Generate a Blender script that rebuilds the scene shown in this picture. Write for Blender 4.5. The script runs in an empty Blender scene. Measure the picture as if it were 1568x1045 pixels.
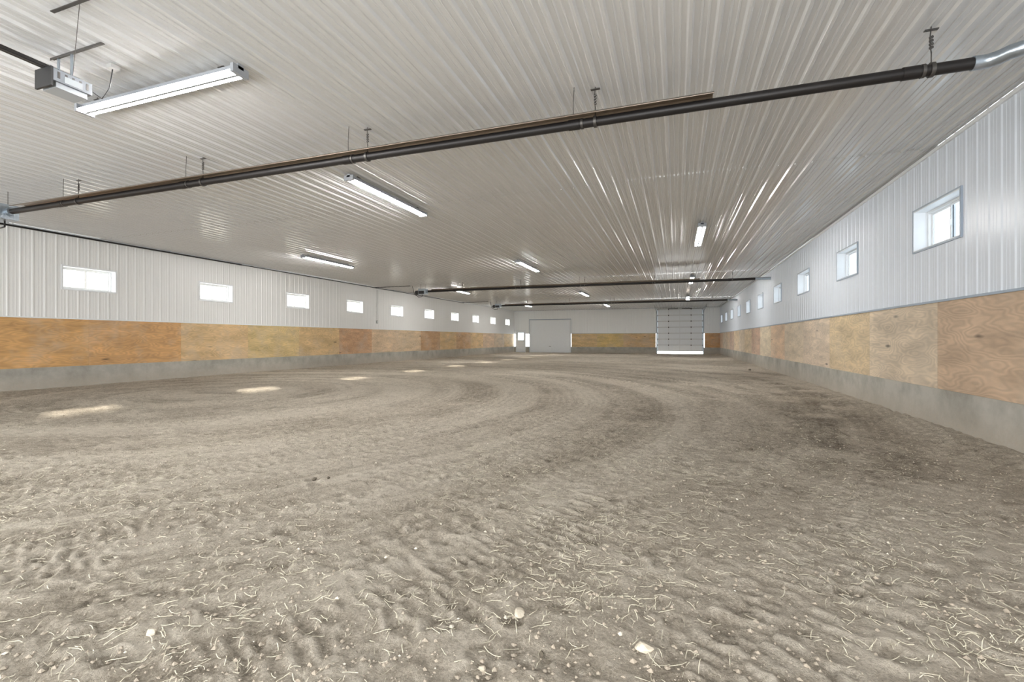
import bpy, math, random
import numpy as np
from mathutils import Vector
random.seed(7)
rng=np.random.RandomState(11)
sc=bpy.context.scene
try:
    sc.view_settings.view_transform='Standard'
    sc.view_settings.look='None'
except Exception as e: print(e)

XL,XR,YB,YF,ZC=-14.7,3.48,42.5,-2.8,3.95
PZ0,PZ1=0.53,1.75

# ---------------------------------------------------------------- materials
def mat(name):
    m=bpy.data.materials.new(name); m.use_nodes=True
    nt=m.node_tree; b=nt.nodes['Principled BSDF']
    return m,nt,b
def N(nt,t,**kw):
    n=nt.nodes.new(t)
    for k,v in kw.items():
        if k in n.inputs: n.inputs[k].default_value=v
        else: setattr(n,k,v)
    return n
def simple(name,col,rough=.5,metal=0,noise=0.0,nscale=8,emit=None,es=0,bump=0):
    m,nt,b=mat(name)
    b.inputs['Base Color'].default_value=(*col,1)
    b.inputs['Roughness'].default_value=rough
    b.inputs['Metallic'].default_value=metal
    tc=N(nt,'ShaderNodeTexCoord')
    nz=N(nt,'ShaderNodeTexNoise',Scale=nscale,Detail=5.0)
    nt.links.new(tc.outputs['Object'],nz.inputs['Vector'])
    if noise>0:
        mx=N(nt,'ShaderNodeMix',data_type='RGBA')
        mx.inputs[6].default_value=(*[c*(1-noise) for c in col],1)
        mx.inputs[7].default_value=(*[min(1,c*(1+noise)) for c in col],1)
        nt.links.new(nz.outputs['Fac'],mx.inputs[0]); nt.links.new(mx.outputs[2],b.inputs['Base Color'])
    if bump>0:
        bp=N(nt,'ShaderNodeBump',Strength=bump,Distance=.01)
        nt.links.new(nz.outputs['Fac'],bp.inputs['Height']); nt.links.new(bp.outputs[0],b.inputs['Normal'])
    if emit:
        b.inputs['Emission Color'].default_value=(*emit,1); b.inputs['Emission Strength'].default_value=es
    return m

def sheet_metal(name,col,rough,bstr=.05):
    m,nt,b=mat(name)
    tc=N(nt,'ShaderNodeTexCoord')
    nz=N(nt,'ShaderNodeTexNoise',Scale=.4,Detail=2.0)
    nt.links.new(tc.outputs['Object'],nz.inputs['Vector'])
    mx=N(nt,'ShaderNodeMix',data_type='RGBA')
    mx.inputs[6].default_value=(*[c*.97 for c in col],1); mx.inputs[7].default_value=(*[min(1,c*1.02) for c in col],1)
    nt.links.new(nz.outputs['Fac'],mx.inputs[0]); nt.links.new(mx.outputs[2],b.inputs['Base Color'])
    n2=N(nt,'ShaderNodeTexNoise',Scale=1.1,Detail=0.0)
    nt.links.new(tc.outputs['Object'],n2.inputs['Vector'])
    bp=N(nt,'ShaderNodeBump',Strength=bstr,Distance=.03)
    nt.links.new(n2.outputs['Fac'],bp.inputs['Height']); nt.links.new(bp.outputs[0],b.inputs['Normal'])
    b.inputs['Roughness'].default_value=rough
    return m
M_ceil=sheet_metal('ceiling_white_steel',(.68,.69,.695),.17,.10)
M_ceil.node_tree.nodes['Principled BSDF'].inputs['Specular IOR Level'].default_value=1.0
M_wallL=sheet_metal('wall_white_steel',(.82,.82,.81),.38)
M_wallR=sheet_metal('wall_white_steel_cool_light',(.71,.765,.84),.30)  # same white steel, with the bluish light on this wall tinted into its colour
M_wallB=sheet_metal('wall_white_steel_end',(.89,.905,.905),.38)
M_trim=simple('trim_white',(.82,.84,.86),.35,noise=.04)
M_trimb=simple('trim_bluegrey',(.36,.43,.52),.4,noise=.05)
M_vinyl=simple('vinyl_white',(.80,.82,.84),.35,noise=.02)
M_reveal=simple('reveal_white',(.80,.83,.86),.4,noise=.03)
M_dark=simple('black_steel',(.018,.016,.016),.42,metal=.3,noise=.3,nscale=3)
M_refl=simple('reflector_aluminium',(.30,.25,.21),.28,metal=.9,noise=.2,nscale=2)
M_galv=simple('galvanised',(.42,.48,.54),.3,metal=.85,noise=.2,nscale=30)
M_wire=simple('wire_steel',(.10,.095,.09),.4,metal=.7,noise=.1)
M_grey=simple('opener_grey',(.22,.24,.27),.45,noise=.08)
M_black=simple('black_plastic',(.02,.02,.022),.5,noise=.1)
M_lens=simple('lens_white',(.42,.45,.48),.25,noise=.02)
M_house=simple('fixture_white',(.32,.34,.37),.4,noise=.02)
M_tube=simple('lamp_tube',(.9,.9,.9),.4,emit=(1,.985,.96),es=158)
M_door=simple('door_white',(.86,.89,.92),.4,noise=.03)
M_seam=simple('seam_grey',(.42,.42,.40),.5,noise=.1)
M_pvc=simple('conduit_grey',(.42,.42,.41),.45,noise=.05)

def glassmat(name,t):
    m,nt,b=mat(name)
    nt.nodes.remove(b)
    out=[n for n in nt.nodes if n.type=='OUTPUT_MATERIAL'][0]
    tr=N(nt,'ShaderNodeBsdfTransparent'); tr.inputs[0].default_value=(*t,1)
    gl=N(nt,'ShaderNodeBsdfGlossy'); gl.inputs['Roughness'].default_value=.03
    mx=N(nt,'ShaderNodeMixShader'); mx.inputs[0].default_value=.05
    nt.links.new(tr.outputs[0],mx.inputs[1]); nt.links.new(gl.outputs[0],mx.inputs[2]); nt.links.new(mx.outputs[0],out.inputs[0])
    return m
M_glassL=glassmat('window_glass_dimmed',(.66,.64,.58))  # tint added only to cut the daylight through the left windows
M_glassR=glassmat('window_glass_dimmed_cool',(.20,.225,.245))  # stronger added dimming, keeps the right windows from burning out

# concrete
M_conc,nt,b=mat('concrete_footing')
tc=N(nt,'ShaderNodeTexCoord'); n1=N(nt,'ShaderNodeTexNoise',Scale=1.6,Detail=9.0,Roughness=.65); n2=N(nt,'ShaderNodeTexNoise',Scale=25.0,Detail=6.0)
nt.links.new(tc.outputs['Object'],n1.inputs['Vector']); nt.links.new(tc.outputs['Object'],n2.inputs['Vector'])
cr=N(nt,'ShaderNodeValToRGB'); e=cr.color_ramp.elements
e[0].position=.34; e[0].color=(.31,.30,.265,1); e[1].position=.62; e[1].color=(.49,.475,.43,1)
nt.links.new(n1.outputs['Fac'],cr.inputs[0])
sx=N(nt,'ShaderNodeSeparateXYZ'); nt.links.new(tc.outputs['Object'],sx.inputs[0])
mr=N(nt,'ShaderNodeMapRange'); mr.inputs[1].default_value=.08; mr.inputs[2].default_value=.42; mr.inputs[3].default_value=1.3; mr.inputs[4].default_value=0
nt.links.new(sx.outputs[2],mr.inputs[0])
mm=N(nt,'ShaderNodeMath',operation='MULTIPLY'); mm.use_clamp=True; nt.links.new(mr.outputs[0],mm.inputs[0]); nt.links.new(n2.outputs['Fac'],mm.inputs[1])
mxx=N(nt,'ShaderNodeMix',data_type='RGBA'); mxx.inputs[7].default_value=(.44,.39,.32,1)
nt.links.new(mm.outputs[0],mxx.inputs[0]); nt.links.new(cr.outputs[0],mxx.inputs[6]); nt.links.new(mxx.outputs[2],b.inputs['Base Color'])
b.inputs['Roughness'].default_value=.85
bp=N(nt,'ShaderNodeBump',Strength=.4,Distance=.01); nt.links.new(n2.outputs['Fac'],bp.inputs['Height']); nt.links.new(bp.outputs[0],b.inputs['Normal'])

# plywood: contour-line grain, tone attribute
def plywood():
    m,nt,b=mat('plywood')
    tc=N(nt,'ShaderNodeTexCoord'); at=N(nt,'ShaderNodeAttribute'); at.attribute_name='tone'
    ad=N(nt,'ShaderNodeVectorMath',operation='MULTIPLY_ADD')
    ad.inputs[1].default_value=(.75,.75,3.0)
    sc2=N(nt,'ShaderNodeVectorMath',operation='SCALE'); sc2.inputs['Scale'].default_value=37.0
    nt.links.new(at.outputs['Color'],sc2.inputs[0]); nt.links.new(sc2.outputs[0],ad.inputs[2])
    nt.links.new(tc.outputs['Object'],ad.inputs[0])
    n1=N(nt,'ShaderNodeTexNoise',Scale=1.0,Detail=2.0); nt.links.new(ad.outputs[0],n1.inputs['Vector'])
    mu=N(nt,'ShaderNodeMath',operation='MULTIPLY'); mu.inputs[1].default_value=115; nt.links.new(n1.outputs['Fac'],mu.inputs[0])
    si=N(nt,'ShaderNodeMath',operation='SINE'); nt.links.new(mu.outputs[0],si.inputs[0])
    mr=N(nt,'ShaderNodeMapRange'); mr.inputs[1].default_value=-1; mr.inputs[2].default_value=1; mr.inputs[3].default_value=.87; mr.inputs[4].default_value=1.05
    nt.links.new(si.outputs[0],mr.inputs[0])
    n2=N(nt,'ShaderNodeTexNoise',Scale=1.3,Detail=6.0,Roughness=.62); nt.links.new(ad.outputs[0],n2.inputs['Vector'])
    mr2=N(nt,'ShaderNodeMapRange'); mr2.inputs[1].default_value=.3; mr2.inputs[2].default_value=.7; mr2.inputs[3].default_value=.72; mr2.inputs[4].default_value=1.18
    nt.links.new(n2.outputs['Fac'],mr2.inputs[0])
    m1=N(nt,'ShaderNodeMath',operation='MULTIPLY'); nt.links.new(mr.outputs[0],m1.inputs[0]); nt.links.new(mr2.outputs[0],m1.inputs[1])
    vo=N(nt,'ShaderNodeTexVoronoi',Scale=1.0); nt.links.new(ad.outputs[0],vo.inputs['Vector'])
    mr3=N(nt,'ShaderNodeMapRange'); mr3.inputs[1].default_value=.04; mr3.inputs[2].default_value=.10; mr3.inputs[3].default_value=.3; mr3.inputs[4].default_value=1
    nt.links.new(vo.outputs['Distance'],mr3.inputs[0])
    m2=N(nt,'ShaderNodeMath',operation='MULTIPLY'); nt.links.new(m1.outputs[0],m2.inputs[0]); nt.links.new(mr3.outputs[0],m2.inputs[1])
    vs=N(nt,'ShaderNodeVectorMath',operation='SCALE'); nt.links.new(at.outputs['Color'],vs.inputs[0]); nt.links.new(m2.outputs[0],vs.inputs['Scale'])
    n3=N(nt,'ShaderNodeTexNoise',Scale=1.1,Detail=6.0,Roughness=.65); nt.links.new(tc.outputs['Object'],n3.inputs['Vector'])
    mr4=N(nt,'ShaderNodeMapRange'); mr4.inputs[1].default_value=.48; mr4.inputs[2].default_value=.72; mr4.inputs[3].default_value=0; mr4.inputs[4].default_value=.5
    nt.links.new(n3.outputs['Fac'],mr4.inputs[0])
    mxw=N(nt,'ShaderNodeMix',data_type='RGBA'); mxw.inputs[7].default_value=(.58,.50,.40,1)
    nt.links.new(mr4.outputs[0],mxw.inputs[0]); nt.links.new(vs.outputs[0],mxw.inputs[6])
    nt.links.new(mxw.outputs[2],b.inputs['Base Color']); b.inputs['Roughness'].default_value=.55
    return m
M_ply=plywood()

# ---------------------------------------------------------------- mesh builder
class MB:
    def __init__(s,m=lambda a,b,c:(a,b,c)): s.v=[];s.f=[];s.mi=[];s.mats=[];s.sm=[];s.map=m;s.tone=[]
    def _m(s,mt):
        if mt not in s.mats: s.mats.append(mt)
        return s.mats.index(mt)
    def add(s,vs,fs,mt,smooth=False,tone=None):
        o=len(s.v); s.v+= [s.map(*p) for p in vs]; i=s._m(mt)
        for f in fs: s.f.append([o+k for k in f]); s.mi.append(i); s.sm.append(smooth)
        s.tone += [tone or (1,1,1)]*len(vs)
    def box(s,a0,a1,b0,b1,c0,c1,mt,tone=None):
        vs=[(x,y,z) for x in(a0,a1) for y in(b0,b1) for z in(c0,c1)]
        s.add(vs,[(0,1,3,2),(4,6,7,5),(0,4,5,1),(2,3,7,6),(0,2,6,4),(1,5,7,3)],mt,tone=tone)
    def path(s,pts,r,mt,seg=12,caps=True):
        pts=[Vector(p) for p in pts]
        rs=r if isinstance(r,(list,tuple)) else [r]*len(pts)
        vs=[]
        for i,p in enumerate(pts):
            d=(pts[min(i+1,len(pts)-1)]-pts[max(i-1,0)]).normalized()
            up=Vector((0,0,1)) if abs(d.z)<.9 else Vector((0,1,0))
            a=d.cross(up).normalized(); b2=a.cross(d).normalized()
            for k in range(seg):
                t=2*math.pi*k/seg; q=p+(a*math.cos(t)+b2*math.sin(t))*rs[i]; vs.append(tuple(q))
        fs=[]
        for i in range(len(pts)-1):
            for k in range(seg): fs.append((i*seg+k,i*seg+(k+1)%seg,(i+1)*seg+(k+1)%seg,(i+1)*seg+k))
        s.add(vs,fs,mt,True)
        if caps: 
            s.add(vs[:seg],[tuple(range(seg))],mt); s.add(vs[-seg:],[tuple(range(seg))],mt)
    def obj(s,name,parent=None,bevel=0,tone=False):
        me=bpy.data.meshes.new(name); me.from_pydata(s.v,[],s.f)
        for m in s.mats: me.materials.append(m)
        me.polygons.foreach_set('material_index',s.mi); me.polygons.foreach_set('use_smooth',s.sm)
        if tone:
            at=me.color_attributes.new('tone','FLOAT_COLOR','POINT')
            at.data.foreach_set('color',np.array([(*t,1) for t in s.tone],dtype=np.float32).ravel())
        me.update()
        o=bpy.data.objects.new(name,me); sc.collection.objects.link(o)
        if parent: o.parent=parent
        if bevel:
            md=o.modifiers.new('b','BEVEL'); md.width=bevel; md.segments=2; md.limit_method='ANGLE'
        return o

# ---------------------------------------------------------------- ribbed sheet
def profile(s0,s1,extra=(),rh=.019,mn=.25):
    base=[(0,0),(.0175,rh),(.0425,rh),(.06,0),(.105,0),(.112,rh*mn),(.122,rh*mn),(.129,0),(.165,0),(.172,rh*mn),(.182,rh*mn),(.189,0)]
    P=.2286; pts=[]; k=0
    while k*P<s1-s0:
        for a,d in base:
            if s0+k*P+a<s1: pts.append((s0+k*P+a,d))
        k+=1
    pts.append((s1,0))
    xs=[p[0] for p in pts]; ds=[p[1] for p in pts]
    allx=sorted(set(xs)|{e for e in extra if s0<e<s1})
    return [(x,float(np.interp(x,xs,ds))) for x in allx]
def ribbed(name,mp,s0,s1,z0,z1,ops,mt):
    mb=MB(mp); ex=[e for o in ops for e in o[:2]]
    pr=profile(s0,s1,ex,.010)
    for (a,da),(b_,db) in zip(pr[:-1],pr[1:]):
        mid=(a+b_)/2; segs=[(z0,z1)]
        for o in ops:
            if o[0]<mid<o[1]:
                segs=[(z0,o[2]),(o[3],z1)]
        for q0,q1 in segs:
            if q1-q0>1e-4: mb.add([(a,da,q0),(b_,db,q0),(b_,db,q1),(a,da,q1)],[(0,1,2,3)],mt)
    return mb.obj(name)

mL=lambda s,d,z:(XL+d,s,z)
mR=lambda s,d,z:(XR-d,s,z)
mB=lambda s,d,z:(s,YB-d,z)
mF=lambda s,d,z:(s,YF+d,z)
WZ0,WZ1=2.52,3.14
wl=[(7.40+3.62*k,8.60+3.62*k) for k in range(-2,10)]
wr=[(7.60+3.63*k,8.86+3.63*k) for k in range(-2,10)]
wall_left=ribbed('wall_left',mL,YF,YB,PZ1-.02,ZC,[(a,b,WZ0-.01,WZ1-.04) for a,b in wl],M_wallL)
wall_right=ribbed('wall_right',mR,YF,YB,PZ1-.02,ZC,[(a,b,WZ0+.04,WZ1+.04) for a,b in wr],M_wallR)
D1=(-14.5,-13.55,0,2.05); D2=(-13.05,-9.25,0,3.0); D3=(-1.55,2.18,0,3.86)
wall_back=ribbed('wall_back',mB,XL,XR,PZ1-.02,ZC,[D1,D2,D3],M_wallB)
F1=(-7.2,-3.4,0,3.6); F2=(-1.6,2.4,0,3.6); F3=(-13,-9,0,3.6)  # unseen doorways behind the camera, put in to let daylight enter
wall_front=ribbed('wall_front',mF,XL,XR,0,ZC,[F1,F2,F3],M_wallL)

# ceiling
mb=MB()
pr=profile(XL-.3,XR+.3,(),.026,.3)
ys=[YF-.1,2.1,8.3,14.4,20.5,26.6,32.7,YB+.1]
for j in range(len(ys)-1):
    zo=ZC+.004*(j%2)
    for (a,da),(b_,db) in zip(pr[:-1],pr[1:]):
        y0=ys[j]-(.06 if j%2==0 else 0); y1=ys[j+1]+(.06 if j%2==0 else 0)
        mb.add([(a,y0,zo-da),(b_,y0,zo-db),(b_,y1,zo-db),(a,y1,zo-da)],[(0,1,2,3)],M_ceil)
for y in ys[1:-1]:
    for (a,da),(b_,db) in zip(pr[:-1],pr[1:]):
        mb.add([(a,y-.06,ZC-da-.002),(b_,y-.06,ZC-db-.002),(b_,y-.048,ZC-db-.002),(a,y-.048,ZC-da-.002)],[(0,1,2,3)],M_seam)
ceiling=mb.obj('ceiling')

# trims
def trimline(name,mp,s0,s1,z0,z1,d0,d1,mt):
    mb=MB(mp); mb.box(s0,s1,d0,d1,z0,z1,mt); return mb.obj(name)
trimline('trim_1',mL,YF,YB,ZC-.07,ZC-.024,0.0,.03,M_trim)
trimline('trim_2',mR,YF,YB,ZC-.07,ZC-.024,0.0,.03,M_trim)
trimline('trim_3',mB,XL,-1.62,ZC-.07,ZC-.024,0.0,.03,M_trim)
trimline('trim_4',mL,YF,YB,PZ1-.01,PZ1+.02,0.0,.032,M_trim)
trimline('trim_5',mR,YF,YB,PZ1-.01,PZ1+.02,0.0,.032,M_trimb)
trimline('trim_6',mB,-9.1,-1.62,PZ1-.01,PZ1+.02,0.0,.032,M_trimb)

# plywood + concrete
ORG=(.68,.385,.165); TAN=(.73,.52,.27); LTN=(.72,.55,.36); ORD=(.60,.38,.21); YEL=(.76,.56,.24); PAL=(.74,.61,.45)
def ply(name,mp,joints,tones,par):
    mb=MB(mp)
    for i in range(len(joints)-1):
        t=tones[i] if i<len(tones) else random.choice([ORG,TAN,LTN])
        t=tuple(c*random.uniform(.96,1.03) for c in t)
        mb.box(joints[i]+.002,joints[i+1]-.002,-.012,.012,PZ0,PZ1,M_ply,tone=t)
    mb.box(joints[0],joints[-1],-.03,-.013,PZ0-.02,PZ1,M_dark)
    return mb.obj(name,par,tone=True)
jl=[YF]+[7.97+2.44*k for k in range(-4,15)]; jl=[j for j in jl if j<YB-.3]+[YB]
ply('plywood_wainscot',mL,jl,[ORG,ORG,ORG,ORG,ORG,ORG,TAN,TAN,TAN,ORD,LTN,LTN,ORD,TAN,ORD,TAN,LTN,LTN,TAN,TAN],wall_left)
BRN=(.61,.44,.31)
jr=[YF]+[8.17+2.44*k for k in range(-4,15)]; jr=[j for j in jr if j<YB-.3]+[YB]
ply('plywood_wainscot',mR,jr,[BRN,BRN,BRN,BRN,BRN,PAL,LTN,PAL,PAL,LTN,PAL,BRN,LTN,PAL,LTN,BRN,LTN,PAL,LTN],wall_right)
ply('plywood_wainscot',mB,[-9.1,-6.75,-4.4,-1.65],[TAN,YEL,TAN],wall_back)
ply('plywood_wainscot',mB,[2.28,XR],[ORG],wall_back)
def conc(mp,segs,par):
    mb=MB(mp)
    for a,b_ in segs: mb.box(a,b_,-.2,.028,-.25,PZ0,M_conc)
    return mb.obj('concrete_footing',par)
cs=[(YF+6.1*k+.004 if k else YF-.2,YF+6.1*(k+1)) for k in range(7)]+[(YF+42.704,YB+.2)]
conc(mL,cs,wall_left); conc(mR,cs,wall_right)
conc(mB,[(XL-.1,D1[0]),(-13.55,-13.05),(-9.25,-1.55),(2.18,XR+.1)],wall_back)
conc(mF,[(XL-.1,F3[0]),(F3[1],F1[0]),(F1[1],F2[0]),(F2[1],XR+.1)],wall_front)

# ---------------------------------------------------------------- windows
def window(n,mp,s0,s1,z0,z1,nrm):
    mb=MB(mp); t=.014; R0=-.22; G=M_glassR if nrm>0 else M_glassL
    mb.box(s0,s1,R0,.02,z0,z0+t,M_reveal); mb.box(s0,s1,R0,.02,z1-t,z1,M_reveal)
    mb.box(s0,s0+t,R0,.02,z0,z1,M_reveal); mb.box(s1-t,s1,R0,.02,z0,z1,M_reveal)
    c=.022
    for a in [(s0-c,s1+c,z0-c,z0),(s0-c,s1+c,z1,z1+c),(s0-c,s0,z0,z1),(s1,s1+c,z0,z1)]:
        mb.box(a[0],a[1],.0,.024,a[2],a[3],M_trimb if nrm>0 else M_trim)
    def frame(a0,a1,c0,c1,w,d0,d1):
        mb.box(a0,a1,d0,d1,c0,c0+w,M_vinyl); mb.box(a0,a1,d0,d1,c1-w,c1,M_vinyl)
        mb.box(a0,a0+w,d0,d1,c0+w,c1-w,M_vinyl); mb.box(a1-w,a1,d0,d1,c0+w,c1-w,M_vinyl)
    frame(s0+t,s1-t,z0+t,z1-t,.035,R0,R0+.07)
    mid=(s0+s1)/2
    frame(s0+.049,mid+.02,z0+.049,z1-.049,.028,R0+.035,R0+.055)
    frame(mid-.02,s1-.049,z0+.049,z1-.049,.028,R0+.010,R0+.030)
    for a,b_,d in[(s0+.07,mid,R0+.045),(mid,s1-.07,R0+.02)]:
        mb.add([(a,d,z0+.07),(b_,d,z0+.07),(b_,d,z1-.07),(a,d,z1-.07)],[(0,1,2,3)],G)
    mb.box(mid-.01,mid+.0,R0+.055,R0+.068,(z0+z1)/2-.04,(z0+z1)/2+.04,M_vinyl)
    return mb.obj('window_%d'%n)
def portal(loc,sx_,sy_,direction,par):
    L=bpy.data.lights.new('sky_portal','AREA'); L.shape='RECTANGLE'; L.size=sx_; L.size_y=sy_
    L.cycles.is_portal=True
    o=bpy.data.objects.new('sky_portal',L); sc.collection.objects.link(o)
    o.location=loc; o.rotation_euler=direction.to_track_quat('-Z','Z').to_euler(); o.parent=par
n=1
for a,b_ in wl: window(n,mL,a,b_,WZ0-.01,WZ1-.04,-1); n+=1
for a,b_ in wr: window(n,mR,a,b_,WZ0+.04,WZ1+.04,1); n+=1
for F in (F1,F2,F3): portal(((F[0]+F[1])/2,YF-.05,1.8),4.0,3.6,Vector((0,1,0)),wall_front)
cL=[(a+b)/2 for a,b in wl]; cRr=[(a+b)/2 for a,b in wr]
portal((XL-.25,(cL[0]+cL[-1])/2,2.8),cL[-1]-cL[0]+1.3,.64,Vector((1,0,0)),wall_left)
portal((XR+.25,(cRr[0]+cRr[-1])/2,2.87),cRr[-1]-cRr[0]+1.3,.64,Vector((-1,0,0)),wall_right)

# ---------------------------------------------------------------- doors
def frame3(mb,a0,a1,z1,w,d0,d1,mt):
    mb.box(a0-w,a0,d0,d1,-.1,z1+w,mt); mb.box(a1,a1+w,d0,d1,-.1,z1+w,mt); mb.box(a0,a1,d0,d1,z1,z1+w,mt)
# man door
mb=MB(mB); a0,a1,_,z1=D1
frame3(mb,a0+.03,a1-.03,z1-.03,.06,-.1,.04,M_vinyl)
mb.box(a0+.03,a1-.03,-.06,-.015,-.1,1.15,M_door)
mb.box(a0+.03,a0+.17,-.06,-.015,1.15,z1-.03,M_door); mb.box(a1-.17,a1-.03,-.06,-.015,1.15,z1-.03,M_door)
mb.box(a0+.17,a1-.17,-.06,-.015,1.85,z1-.03,M_door)
mb.add([(a0+.17,-.04,1.15),(a1-.17,-.04,1.15),(a1-.17,-.04,1.85),(a0+.17,-.04,1.85)],[(0,1,2,3)],M_glassR)
for z in (.2,.68): 
    mb.box(a0+.15,a1-.15,-.015,-.005,z,z+.03,M_vinyl); mb.box(a0+.15,a1-.15,-.015,-.005,z+.35,z+.38,M_vinyl)
mb.path([(a1-.1,-.015,1.0),(a1-.1,.06,1.0)],.02,M_galv); mb.path([(a1-.1,.055,1.0),(a1-.2,.055,1.0)],.012,M_galv)
mb.box(a0,a1,-.1,.03,-.1,.03,M_galv)
mb.obj('door_1')
# plain overhead door
mb=MB(mB); a0,a1,_,z1=D2
frame3(mb,a0+.02,a1-.02,z1-.02,.11,-.12,.04,M_vinyl)
mb.box(a0-.12,a1+.12,.035,.055,z1+.06,z1+.12,M_trimb)
mb.box(a0-.13,a0-.10,.035,.05,0,z1+.1,M_trimb); mb.box(a1+.10,a1+.13,.035,.05,0,z1+.1,M_trimb)
for k in range(5):
    h=(z1-.02)/5; mb.box(a0+.02,a1-.02,-.1,-.04,k*h+.004,(k+1)*h-.004,M_door)
mb.box(a0+.02,a1-.02,-.09,-.046,-.1,z1,M_door)
mb.box((a0+a1)/2-.1,(a0+a1)/2+.1,-.04,0.0,.55,.58,M_black)
mb.obj('door_2')
# tall sectional overhead door (slightly raised)
mb=MB(mB); a0,a1,_,z1=D3
frame3(mb,a0+.03,a1-.03,3.82,.05,-.12,.03,M_vinyl)
nsec=7; zb=.22; h=(3.82-zb)/nsec
mb.box(a0,a1,-.11,-.095,zb,3.86,M_door)
for k in range(nsec):
    q0=zb+k*h; q1=q0+h-.014
    mb.box(a0+.03,a1-.03,-.10,-.055,q0,q1,M_door)
    mb.box(a0+.03,a1-.03,-.055,-.035,q0,q0+.04,M_vinyl); mb.box(a0+.03,a1-.03,-.055,-.035,q1-.04,q1,M_vinyl)
    mb.box(a0+.03,a1-.03,-.056,-.03,q1-.004,q1+.016,M_pvc)
    for j in range(5):
        x=a0+.05+j*(a1-a0-.1)/4
        mb.box(x-.03,x+.03,-.055,-.02,q0,q1,M_vinyl if j not in (0,4) else M_galv)
    for j in range(4):
        x=a0+.05+(j)*(a1-a0-.1)/4+.03; mb.box(x+.05,x+.80,-.055,-.047,q0+.07,q1-.07,M_door)
    for j in (0,1,3,4):
        x=a0+.05+j*(a1-a0-.1)/4; mb.box(x-.035,x+.035,-.02,-.004,q1-.05,q1+.05,M_black)
mb.box(a0+.03,a1-.03,-.1,-.05,zb-.03,zb,M_black)
for x in (a0-.03,a1+.03):
    mb.path([(x,.06,.0),(x,.06,3.3),(x,.1,3.5),(x,.22,3.62),(x,.5,3.68),(x,3.6,3.72)],.025,M_galv,8)
    mb.path([(x,3.6,3.72),(x,3.6,3.95)],.012,M_wire,6); mb.path([(x,1.8,3.70),(x,1.8,3.95)],.012,M_wire,6)
mb.path([(a0-.1,.14,3.86),(a1+.1,.14,3.86)],.014,M_wire,8)
mb.path([(a0+.9,.14,3.86),(a0+1.7,.14,3.86)],.032,M_dark,10); mb.path([(a1-1.7,.14,3.86),(a1-.9,.14,3.86)],.032,M_dark,10)
mb.obj('door_3')
# ---------------------------------------------------------------- light fixtures
def fixture(cx,cy,alongx=False):
    L=1.18
    mp=(lambda a,b,z:(cx+a,cy+b,z)) if alongx else (lambda a,b,z:(cx+b,cy+a,z))
    mb=MB(mp); zt=ZC-.05
    mb.box(-L-.02,L+.02,-.03,.03,zt-.05,zt,M_house)
    mb.add([(-L,-.03,zt-.045),(L,-.03,zt-.045),(L,-.085,zt-.078),(-L,-.085,zt-.078),(-L,.03,zt-.045),(L,.03,zt-.045),(L,.085,zt-.078),(-L,.085,zt-.078)],[(0,1,2,3),(4,5,6,7)],M_house)
    mb.box(-L,L,-.014,.014,zt-.098,zt-.05,M_house)
    for s in(-1,1):
        mb.path([(-L+.03,s*.046,zt-.084),(L-.03,s*.046,zt-.084)],.014,M_tube,10)
        mb.box(s*L-.02 if s>0 else -L-.02,L+.02 if s>0 else -L+.02,-.087,.087,zt-.103,zt-.02,M_house)
        x=s*.95
        mb.path([(x,0,zt),(x-.03,0,zt+.02),(x,0,ZC-.002)],.004,M_wire,6)
        mb.box(x-.04,x+.04,-.02,.02,ZC-.033,ZC-.027,M_wire)
    return mb.obj('ceiling_light_fixture')
fixture(-5.2,3.42,True)
for x,y in[(-5,7.45),(-11.1,12.9),(-5,16.0),(.57,12.7),(-11.1,23),(-5,26.8),(.65,22),(-5,36.2),(-10.9,34.5),(.7,31.5)]: fixture(x,y)

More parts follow.
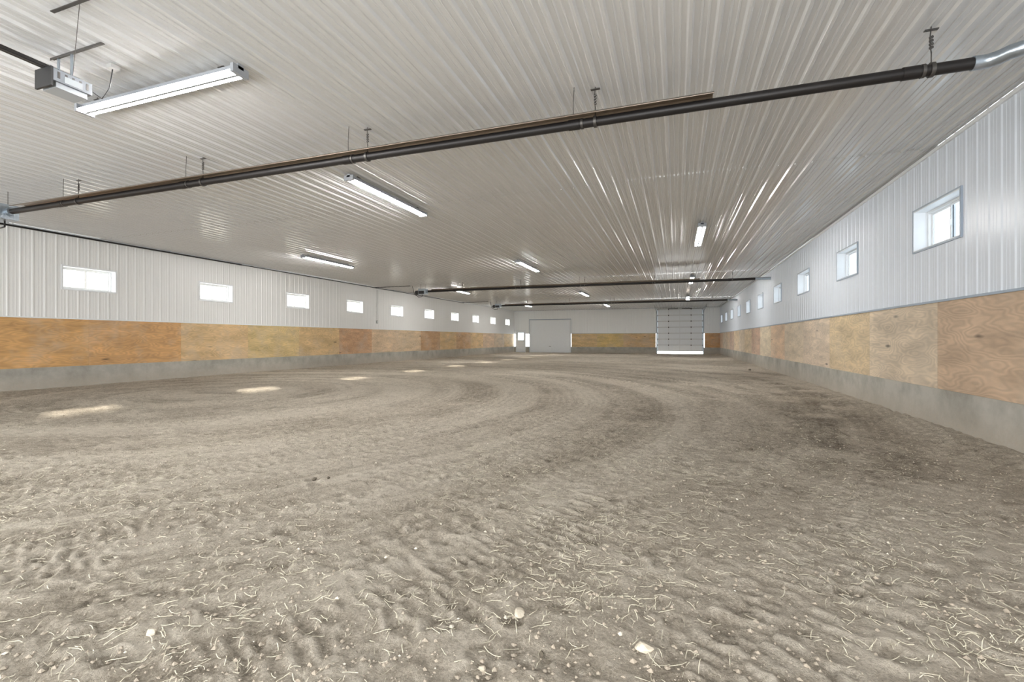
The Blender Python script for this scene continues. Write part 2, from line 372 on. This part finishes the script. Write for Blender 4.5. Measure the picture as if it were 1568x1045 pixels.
# ---------------------------------------------------------------- tube heaters
def heater(Y,x0,x1,xr,exhaust,name='tube_heater'):
    mb=MB(); zt=1.22+2.35
    mb.path([(x0,Y,zt),(x1,Y,zt)],.05,M_dark,20)
    x=x0+1.5
    while x<x1:
        mb.path([(x-.06,Y,zt),(x+.06,Y,zt)],.056,M_dark,20)
        mb.path([(x+.075,Y,zt),(x+.1,Y,zt)],.058,M_wire,20); x+=3.0
    pr=[(-.15,.035),(-.12,.06),(-.05,.10),(.05,.10),(.12,.06),(.15,.035)]
    vs=[]
    for i,xx in enumerate((x0+.3,xr)):
        vs+=[(xx,Y+a,zt+b_) for a,b_ in pr]
    fs=[(i,i+1,i+7,i+6) for i in range(5)]
    mb.add(vs,fs,M_refl)
    for e in (-.15,.15): mb.path([(x0+.3,Y+e,zt+.035),(xr,Y+e,zt+.035)],.006,M_refl,6)
    for hx in [xx for xx in np.arange(2.1,x0,-2.92)]:
        mb.path([(hx-.0,Y,zt+.05),(hx,Y,zt+.16)],.005,M_wire,6)
        mb.path([(hx,Y,zt+.14),(hx-.01,Y,zt+.26),(hx,Y,ZC-.002)],.005,M_wire,6)
        if hx<xr: mb.path([(hx-.22,Y-.1,zt+.07),(hx-.22,Y-.1,zt+.2),(hx-.21,Y-.1,ZC-.002)],.004,M_wire,6)
        mb.box(hx-.05,hx+.05,Y-.015,Y+.015,ZC-.034,ZC-.027,M_wire)
        mb.path([(hx-.015,Y,zt),(hx+.015,Y,zt)],.062,M_wire,20)
        for q in range(4): mb.path([(hx-.012,Y,zt+.19+q*.03),(hx+.012,Y,zt+.2+q*.03)],.012,M_wire,6)
    mb.box(x0-.42,x0-.02,Y-.13,Y+.13,zt-.14,zt+.13,M_galv)
    mb.box(x0-.40,x0-.1,Y-.142,Y-.13,zt-.12,zt+.02,M_black)
    mb.path([(x0-.62,Y,zt-.04),(x0-.42,Y,zt-.04)],.10,M_black,18)
    mb.path([(x0-.66,Y,zt-.04),(x0-.62,Y,zt-.04)],[.05,.10],M_black,18)
    mb.path([(x0-.02,Y,zt),(x0+.06,Y,zt)],.075,M_galv,18)
    mb.path([(x0-.3,Y+.05,zt-.14),(x0-.3,Y+.05,zt-.24),(x0-.5,Y+.05,zt-.26),(x0-.75,Y+.05,zt-.1),(x0-.84,Y+.05,ZC-.09)],.014,M_dark,8)
    mb.path([(x0-.35,Y,zt+.13),(x0-.35,Y,ZC-.002)],.005,M_wire,6); mb.path([(x0-.08,Y,zt+.13),(x0-.08,Y,ZC-.002)],.005,M_wire,6)
    if exhaust:
        mb.path([(x1,Y,zt),(x1+.05,Y,zt)],.058,M_galv,20)
        pts=[(x1+.03,Y,zt),(x1+.10,Y,zt+.0),(x1+.16,Y-.04,zt),(x1+.20,Y-.10,zt),(x1+.26,Y-.14,zt),(x1+.34,Y-.15,zt),(XR-.06,Y-.15,zt+.01)]
        mb.path(pts,.058,M_galv,20)
        for xx in (x1+.36,x1+.68): mb.path([(xx,Y-.15,zt+.003),(xx+.025,Y-.15,zt+.003)],.063,M_galv,20)
        mb.path([(XR-.075,Y-.15,zt+.01),(XR-.05,Y-.15,zt+.01)],.11,M_galv,20)
        mb.path([(x1+.55,Y-.15,zt+.05),(x1+.55,Y-.15,ZC-.002)],.004,M_wire,6)
    else:
        mb.path([(x1,Y,zt),(XR-.04,Y,zt)],.052,M_galv,16)
    return mb.obj(name)
heater(5.05,-11.55,2.38,.35,True)
heater(20.2,-11.5,2.9,.9,False)
heater(30.5,-11.5,2.9,.9,False)

# gas pipe along left top
mb=MB()
mb.path([(XL+.10,YF+.1,ZC-.075),(XL+.10,12.5,ZC-.075)],.022,M_dark,10)
mb.path([(XL+.10,12.5,ZC-.075),(XL+.10,31,ZC-.075)],.014,M_dark,10)
for y in (5.1,20.25,30.55): mb.path([(XL+.10,y,ZC-.075),(-12.48,y,ZC-.07)],.014,M_dark,8)
for y in np.arange(-2,31,2.4): mb.box(XL+.0,XL+.12,y-.012,y+.012,ZC-.055,ZC-.04,M_galv)
mb.obj('gas_pipe')
mb=MB(mL)
mb.box(20.55,20.65,.012,.06,2.05,2.2,M_pvc); mb.path([(20.6,.03,2.2),(20.6,.03,3.8)],.012,M_pvc,8)
mb.box(20.57,20.63,.06,.066,2.09,2.16,M_vinyl)
mb.obj('electrical_outlet')

# ---------------------------------------------------------------- garage door opener
mb=MB(); ox,oy,oz=-5.47,2.78,1.22+2.40
mb.box(ox-.12,ox+.12,oy-.15,oy+.15,oz-.03,oz+.08,M_grey)
for k in range(5): mb.box(ox-.122,ox+.122,oy-.12+k*.055,oy-.10+k*.055,oz-.0,oz+.06,M_wire)
mb.box(ox-.10,ox+.10,oy-.12,oy+.12,oz-.08,oz-.03,M_lens)
mb.box(ox-.12,ox+.12,oy-.17,oy-.15,oz-.085,oz+.09,M_black)
mb.box(ox+.12,ox+.126,oy-.07,oy+.07,oz-.02,oz+.04,M_lens)
mb.path([(ox,oy-.1,oz+.08),(ox,oy-.1,oz+.11)],.05,M_black,14)
mb.box(ox-.02,ox+.02,YF+.05,oy+.1,oz+.10,oz+.13,M_dark); mb.box(ox-.03,ox+.03,YF+.05,oy+.1,oz+.095,oz+.103,M_dark)
mb.path([(ox+.02,YF+.1,oz+.09),(ox+.02,oy,oz+.09)],.006,M_wire,6)
for dx in(-.10,.10):
    mb.box(ox+dx-.012,ox+dx+.012,oy-.01,oy-.006,oz+.08,ZC-.03,M_galv); mb.box(ox+dx-.012,ox+dx-.009,oy-.01,oy+.015,oz+.08,ZC-.03,M_galv)
mb.box(ox-.2,ox+.55,oy-.02,oy+.014,ZC-.034,ZC-.028,M_wire); mb.box(ox-.2,ox+.55,oy-.02,oy-.015,ZC-.05,ZC-.029,M_wire)
mb.box(-4.85,-4.3,oy-.42,oy-.39,ZC-.034,ZC-.028,M_wire)
mb.path([(ox+.11,oy,oz+.08),(-4.5,oy-.4,ZC-.03)],.003,M_wire,6)
mb.path([(ox,oy-1.0,oz+.09),(ox,oy-1.0,oz-.3)],.004,M_wire,6)
mb.path([(ox+.1,oy+.15,oz+.02),(ox+.14,oy+.22,oz-.03),(ox+.2,oy+.25,oz+.08),(ox+.22,oy+.27,ZC-.03)],.005,M_black,8)
mb.box(ox+.18,ox+.26,oy+.23,oy+.31,ZC-.06,ZC-.02,M_pvc)
mb.obj('garage_door_opener',bevel=.003)

# ---------------------------------------------------------------- floor
LAT=rng.rand(8,256,256)
def vn(x,y,s=0):
    x=np.asarray(x,float)+1000.3+17.7*s; y=np.asarray(y,float)+1000.7+9.1*s
    xi=np.floor(x).astype(int); yi=np.floor(y).astype(int); fx=x-xi; fy=y-yi
    fx=fx*fx*(3-2*fx); fy=fy*fy*(3-2*fy); L=LAT[s%8]
    a=L[xi%256,yi%256];b_=L[(xi+1)%256,yi%256];c=L[xi%256,(yi+1)%256];d=L[(xi+1)%256,(yi+1)%256]
    return a+(b_-a)*fx+(c-a)*fy+(a-b_-c+d)*fx*fy
def fb(x,y,o=4,s=0):
    t=0;a=.5
    for i in range(o): t=t+a*vn(x*2**i,y*2**i,s+i); a*=.5
    return t/(1-.5**o)
def ss(a,b_,x): t=np.clip((x-a)/(b_-a),0,1); return t*t*(3-2*t)
TR=[(-10,8,7.7,.42),(-10,8,9.0,.40),(-10,8,10.5,.45),(-10,8,11.9,.4),(-17,12,20.0,.5),(-17,12,18.7,.42),(-17,12,17.2,.42),(5,-7,10.2,.45)]
HP=[]
for _ in range(1100):
    HP.append((rng.uniform(-7,3.2),1.0+8.5*rng.rand()**1.3,rng.uniform(-.6,.6)+math.pi/2,rng.uniform(.045,.06)))
def hoof(X_,Y_,H_,D_,xs_,ys2):
    for hx,hy,ha,hr in HP:
        i0,i1=np.searchsorted(xs_,[hx-.12,hx+.12]); j0,j1=np.searchsorted(ys2,[hy-.12,hy+.12])
        if i1-i0<3 or j1-j0<3: continue
        dx=X_[i0:i1,j0:j1]-hx; dy=Y_[i0:i1,j0:j1]-hy
        u=dx*math.cos(ha)+dy*math.sin(ha); v=-dx*math.sin(ha)+dy*math.cos(ha)
        rr=np.hypot(u,v*1.1)
        ring=np.exp(-((rr-hr)/.014)**2)*ss(-.03,.01,u)
        inner=(1-ss(hr*.7,hr,rr)); rim=np.exp(-((rr-hr-.03)/.016)**2)
        H_[i0:i1,j0:j1]+= -.012*ring-.005*inner+.005*rim
        D_[i0:i1,j0:j1]+= .16*ring+.05*inner-.08*rim  # relief shade in the colour: dark prints, pale rims
def surf(x,y):
    x=np.asarray(x,float); y=np.asarray(y,float)
    wx=x+.30*(fb(x*.5,y*.5,3,1)-.5); wy=y+.30*(fb(x*.5,y*.5,3,2)-.5)
    h=.028*(fb(x*.35,y*.35,3,0)-.5)+.018*(fb(x*1.5,y*1.5,3,3)-.5)
    rough=ss(.38,.62,fb(x*.8,y*.8,3,4))
    r=np.hypot(wx+10,wy-8); r2=np.hypot(wx+17,wy-12)
    t1=10*np.arctan2(wy-8,wx+10)
    med=fb(x*14,y*14,4,6)-.5
    scr=vn(r*8+2*med,t1*19,4)*.6+.4*vn(r*15,t1*30,2)
    scm=ss(.40,.58,fb(x*.7,y*.7,3,5))
    pit=ss(.60,.76,vn(x*8+2*med,y*8,5))*ss(.33,.55,fb(x*1.1,y*1.1,3,1))
    lowf=med*(.012+.018*rough)-.010*pit+.014*scm*(ss(.3,.7,scr)-.5)
    gm=ss(.35,.5,fb(x*.45,y*.45,2,7))
    wB=ss(-1.5,1.5,x-.12*y)
    lowf=lowf+.0045*gm*(1-wB)*np.sin(r*2*np.pi/.14+3*med)+.004*wB*gm*np.sin(r2*2*np.pi/.14+3*med)
    big=fb(x*.5,y*.5,4,2)
    band=fb(r*2.2,t1*.06,4,1); band2=fb(r2*2.2,(wy)*.06,4,3)
    bb=band*(1-wB)+band2*wB
    dd=fb(x*1.7,y*1.7,4,3)
    damp_shade=.07*ss(.45,.75,big)+.05*(rough-.3)+.20*ss(.50,.66,bb)*ss(.25,.5,dd)-.14*ss(.5,.36,bb)
    for i,(cx,cy,R,w) in enumerate(TR):
        rr=np.hypot(wx-cx,wy-cy); d=(rr-R)/w*2; s=R*np.arctan2(wy-cy,wx-cx)
        m=(1-ss(.8,1.1,np.abs(d)+.4*(dd-.5)))*ss(.42,.56,fb(x*.6+R*1.7,y*.6,3,i%8))
        side=np.where(d>0,1.0,-1.0)
        lug=np.sin(2*np.pi*(s/.085+.3*np.abs(d)+.25*side)+3.0*(vn(x*5,y*5,i)-.5)+2*med)
        lug=ss(-.2,.5,lug)*ss(.25,.5,vn(s*11,rr*12,i+1))
        h=h-.004*m
        lowf=lowf*(1-.4*m)+m*(lug-.35)*.011
        damp_shade=damp_shade+m*(.09-.18*lug)  # damp tracks, with relief shade of the lugs put into the colour
    h=h+lowf
    damp_shade=damp_shade-lowf*11  # shade painted over the damp tone: hollows darker, crests lighter
    damp_shade=damp_shade+.24*ss(.15,.9,1-np.abs(x-2.35-.2*np.sin(y*.7))/1.4)*ss(3.3,5.2,y)*(1-ss(11,24,y))*ss(.28,.6,dd)
    damp_shade=damp_shade+.12*np.exp(-(((x+.3)/1.7)**2+((y-8.3)/1.5)**2))*ss(.35,.6,dd)+.13*np.exp(-(((x-1.2)/1.5)**2+((y-5.)/.9)**2))*ss(.35,.6,dd)
    h=h+.05*ss(XR-.7,XR,x)+.03*ss(XL+.8,XL,x)
    return h-.02, np.clip(damp_shade,-.38,.65)
def seq(a,b_,f):
    o=[a]
    while o[-1]<b_: o.append(o[-1]+f(o[-1]))
    o[-1]=b_; return np.array(o)
xs=seq(XL-.05,XR+.05,lambda x:.05 if x<-6 else(.025 if x<-3.5 else .014))
ys_=seq(YF-.3,YB+.3,lambda y:.12 if y<.8 else max(.012,.0052*y) if y<12 else .0055*y+.02)
X,Yg=np.meshgrid(xs,ys_,indexing='ij'); H,Dm=surf(X,Yg); hoof(X,Yg,H,Dm,xs,ys_)
nx,ny=X.shape; print('floor',nx,ny)
co=np.stack([X,Yg,H],-1).reshape(-1,3)
idx=np.arange(nx*ny).reshape(nx,ny)
q=np.stack([idx[:-1,:-1],idx[1:,:-1],idx[1:,1:],idx[:-1,1:]],-1).reshape(-1,4)
me=bpy.data.meshes.new('floor'); me.vertices.add(len(co)); me.vertices.foreach_set('co',co.ravel())
me.loops.add(q.size); me.loops.foreach_set('vertex_index',q.ravel().astype(np.int32))
me.polygons.add(len(q)); me.polygons.foreach_set('loop_start',np.arange(0,q.size,4,dtype=np.int32))
me.polygons.foreach_set('use_smooth',np.ones(len(q),bool)); me.update(calc_edges=True)
at=me.attributes.new('damp_shade','FLOAT','POINT'); at.data.foreach_set('value',Dm.ravel().astype(np.float32))
floor=bpy.data.objects.new('floor',me); sc.collection.objects.link(floor)
M_fl,nt,b=mat('arena_sand')
tc=N(nt,'ShaderNodeTexCoord'); at=N(nt,'ShaderNodeAttribute'); at.attribute_name='damp_shade'
def noise(s,d=6.0,r=.6):
    n_=N(nt,'ShaderNodeTexNoise',Scale=s,Detail=d,Roughness=r); nt.links.new(tc.outputs['Object'],n_.inputs['Vector']); return n_
nA=noise(1.2); nB=noise(16,8.0,.72); nC=noise(75,6.0,.72); nD=noise(260,3.0,.7)
def math2(op,a,b_):
    m_=N(nt,'ShaderNodeMath',operation=op)
    for i,v in enumerate((a,b_)):
        if isinstance(v,(int,float)): m_.inputs[i].default_value=v
        else: nt.links.new(v,m_.inputs[i])
    return m_.outputs[0]
f=math2('MULTIPLY',math2('SUBTRACT',nB.outputs['Fac'],.5),1.3)
f=math2('ADD',f,math2('MULTIPLY',math2('SUBTRACT',nA.outputs['Fac'],.5),.3))
f=math2('ADD',f,math2('MULTIPLY',math2('SUBTRACT',nC.outputs['Fac'],.5),1.8))
f=math2('ADD',f,.24)
f=math2('ADD',f,at.outputs['Fac'])
cr=N(nt,'ShaderNodeValToRGB'); nt.links.new(f,cr.inputs[0]); e=cr.color_ramp.elements
e[0].position=0; e[0].color=(.74,.665,.56,1); e[1].position=1; e[1].color=(.19,.16,.125,1)
e2=cr.color_ramp.elements.new(.42); e2.color=(.50,.435,.35,1)
nt.links.new(cr.outputs[0],b.inputs['Base Color']); b.inputs['Roughness'].default_value=.95
b.inputs['Specular IOR Level'].default_value=.15
hh=math2('ADD',math2('MULTIPLY',nB.outputs['Fac'],1.0),math2('MULTIPLY',nC.outputs['Fac'],.6))
hh=math2('ADD',hh,math2('MULTIPLY',nD.outputs['Fac'],.22))
bp=N(nt,'ShaderNodeBump',Strength=1.0,Distance=.04); nt.links.new(hh,bp.inputs['Height']); nt.links.new(bp.outputs[0],b.inputs['Normal'])
me.materials.append(M_fl)

def fh(x,y): return float(surf(np.array([x]),np.array([y]))[0][0])

# straw litter
M_straw=simple('straw',(.74,.67,.53),.7,noise=.4,nscale=3)
def scatter(n_,ymax,pw):
    d=1.2+ (ymax-1.2)*rng.rand(n_)**pw
    a=rng.uniform(-math.radians(68),math.radians(32),n_)
    return d*np.sin(a),d*np.cos(a)
sx_,sy_=scatter(44000,12,1.25)
keep=(sx_>XL+.3)&(sx_<XR-.1)&(fb(sx_*1.3,sy_*1.3,3,2)+.6*rng.rand(len(sx_))>.86)
sx_,sy_=sx_[keep],sy_[keep]
ang=rng.rand(len(sx_))*2*np.pi; Ln=rng.uniform(.012,.085,len(sx_)); bend=rng.uniform(-.5,.5,len(sx_)); wd=rng.uniform(.0006,.0015,len(sx_))
P=[]
for k in range(4):
    t=k/3-.5; aa=ang+bend*t
    P.append((sx_+Ln*t*np.cos(aa),sy_+Ln*t*np.sin(aa),-np.sin(aa)*wd,np.cos(aa)*wd))
zs=[surf(p[0],p[1])[0]+.005+rng.rand(len(sx_))*.006 for p in P]
arr=np.zeros((len(sx_),8,3))
for k in range(4):
    px,py,ox_,oy_=P[k]
    arr[:,2*k]=np.stack([px+ox_,py+oy_,zs[k]+.001],-1); arr[:,2*k+1]=np.stack([px-ox_,py-oy_,zs[k]],-1)
base=(np.arange(len(sx_))*8)[:,None,None]
fc=np.array([[0,1,3,2],[2,3,5,4],[4,5,7,6]])[None]+base
me=bpy.data.meshes.new('straw_litter'); me.from_pydata(arr.reshape(-1,3).tolist(),[],fc.reshape(-1,4).tolist()); me.materials.append(M_straw)
o=bpy.data.objects.new('straw_litter',me); sc.collection.objects.link(o); o.parent=floor; print('straw',len(sx_))

# clods
M_clod=simple('soil_clod',(.42,.36,.29),.95,noise=.5,nscale=5)
M_chip=simple('pale_chip',(.76,.70,.60),.8,noise=.2,nscale=30)
ico=[(0,0,1),(.9,0,.1),(.3,.85,.0),(-.75,.5,.1),(-.7,-.55,0),(.3,-.85,.1),(0,0,-.6)]
icf=[(0,1,2),(0,2,3),(0,3,4),(0,4,5),(0,5,1),(6,2,1),(6,3,2),(6,4,3),(6,5,4),(6,1,5)]
def lumps(name,px,py,sz,m):
    z=surf(px,py)[0]; n_=len(px)
    base=np.array(ico)[None]*rng.uniform(.6,1.3,(n_,7,3))*sz[:,None,None]
    a=rng.rand(n_)*6.28; c,s=np.cos(a)[:,None],np.sin(a)[:,None]
    bx=base[...,0]*c-base[...,1]*s; by=base[...,0]*s+base[...,1]*c
    v=np.stack([bx+px[:,None],by+py[:,None],base[...,2]*.7+z[:,None]+sz[:,None]*.2],-1)
    f_=np.array(icf)[None]+(np.arange(n_)*7)[:,None,None]
    me=bpy.data.meshes.new(name); me.from_pydata(v.reshape(-1,3).tolist(),[],f_.reshape(-1,3).tolist()); me.materials.append(m)
    o=bpy.data.objects.new(name,me); sc.collection.objects.link(o); o.parent=floor; return o
px,py=scatter(36000,14,1.3); k=(px<XR-.1)&(px>XL+.2)&(fb(px*.8,py*.8,3,4)+.2*rng.rand(len(px))>.52); px,py=px[k],py[k]
lumps('soil_clods',px,py,.003+.013*rng.rand(len(px))**4,M_clod)
px,py=scatter(420,12,1.1); k=(px<XR-.1)&(px>XL+.2); px,py=px[k],py[k]
lumps('wood_chips',px,py,.004+.012*rng.rand(len(px))**3,M_chip)

def stone(name,x,y,r,flat,m,seed,par=None):
    import bmesh
    bm=bmesh.new(); bmesh.ops.create_icosphere(bm,subdivisions=3,radius=1)
    rs=random.Random(seed)
    dirs=[Vector((rs.uniform(-1,1),rs.uniform(-1,1),rs.uniform(-1,1))).normalized() for _ in range(9)]
    for v in bm.verts:
        k=1
        for d in dirs:
            q_=v.co.normalized().dot(d)
            if q_>.72: k=min(k,.72/q_)
        v.co*=k; v.co=Vector((v.co.x*r,v.co.y*r*.7,v.co.z*r*flat))
    me=bpy.data.meshes.new(name); bm.to_mesh(me); bm.free(); me.materials.append(m)
    o=bpy.data.objects.new(name,me); sc.collection.objects.link(o); o.location=(x,y,fh(x,y)+r*flat*.5); o.rotation_euler=(0,0,seed); o.parent=par; return o
M_rock=simple('pale_rock',(.66,.59,.48),.85,noise=.25,nscale=40,bump=.4)
M_dung=simple('dark_clod',(.12,.10,.075),.95,noise=.4,nscale=50,bump=.8)
stone('rock',-.118,1.93,.042,.4,M_rock,3); stone('rock',-.67,2.01,.042,.3,M_rock,5); stone('rock',-2.08,1.35,.030,.5,M_rock,6); stone('rock',-.69,1.63,.018,.5,M_rock,9)
for i,(x,y,r) in enumerate([(-.33,2.15,.018),(-.5,1.78,.016),(-.46,1.74,.012),(-3.0,3.3,.025),(-2.9,3.36,.02),(.8,5.9,.025),(.95,2.1,.015),(2.77,20.6,.07)]): stone('dirt_clod',x,y,r,.7,M_dung,20+i,floor)

# ---------------------------------------------------------------- light
S=bpy.data.lights.new('sun','SUN'); S.energy=16; S.angle=math.radians(2.8); S.color=(1,.95,.88)
so=bpy.data.objects.new('sun',S); sc.collection.objects.link(so); so.location=(-30,20,20)
so.rotation_euler=Vector((5.1,-2.8,-2.8)).to_track_quat('-Z','Y').to_euler()
w=bpy.data.worlds.new('sky'); sc.world=w; w.use_nodes=True; nt=w.node_tree
bg=nt.nodes['Background']; tc=nt.nodes.new('ShaderNodeTexCoord'); sp=nt.nodes.new('ShaderNodeSeparateXYZ')
nt.links.new(tc.outputs['Generated'],sp.inputs[0])
mr=nt.nodes.new('ShaderNodeMapRange'); mr.inputs[1].default_value=-1; mr.inputs[2].default_value=1
nt.links.new(sp.outputs[0],mr.inputs[0])
mx=nt.nodes.new('ShaderNodeMix'); mx.data_type='RGBA'; mx.inputs[6].default_value=(1,.98,.94,1); mx.inputs[7].default_value=(.92,.965,1,1)
nt.links.new(mr.outputs[0],mx.inputs[0]); nt.links.new(mx.outputs[2],bg.inputs[0]); bg.inputs[1].default_value=8.6

# ---------------------------------------------------------------- camera
cd=bpy.data.cameras.new('camera'); cd.sensor_width=36; cd.lens=715/1568*36; cd.shift_y=-2.5/1568; cd.clip_start=.05
cam=bpy.data.objects.new('camera',cd); sc.collection.objects.link(cam); cam.location=(0,0,1.22)
cam.rotation_euler=(math.pi/2,0,math.radians(19.34)); sc.camera=cam
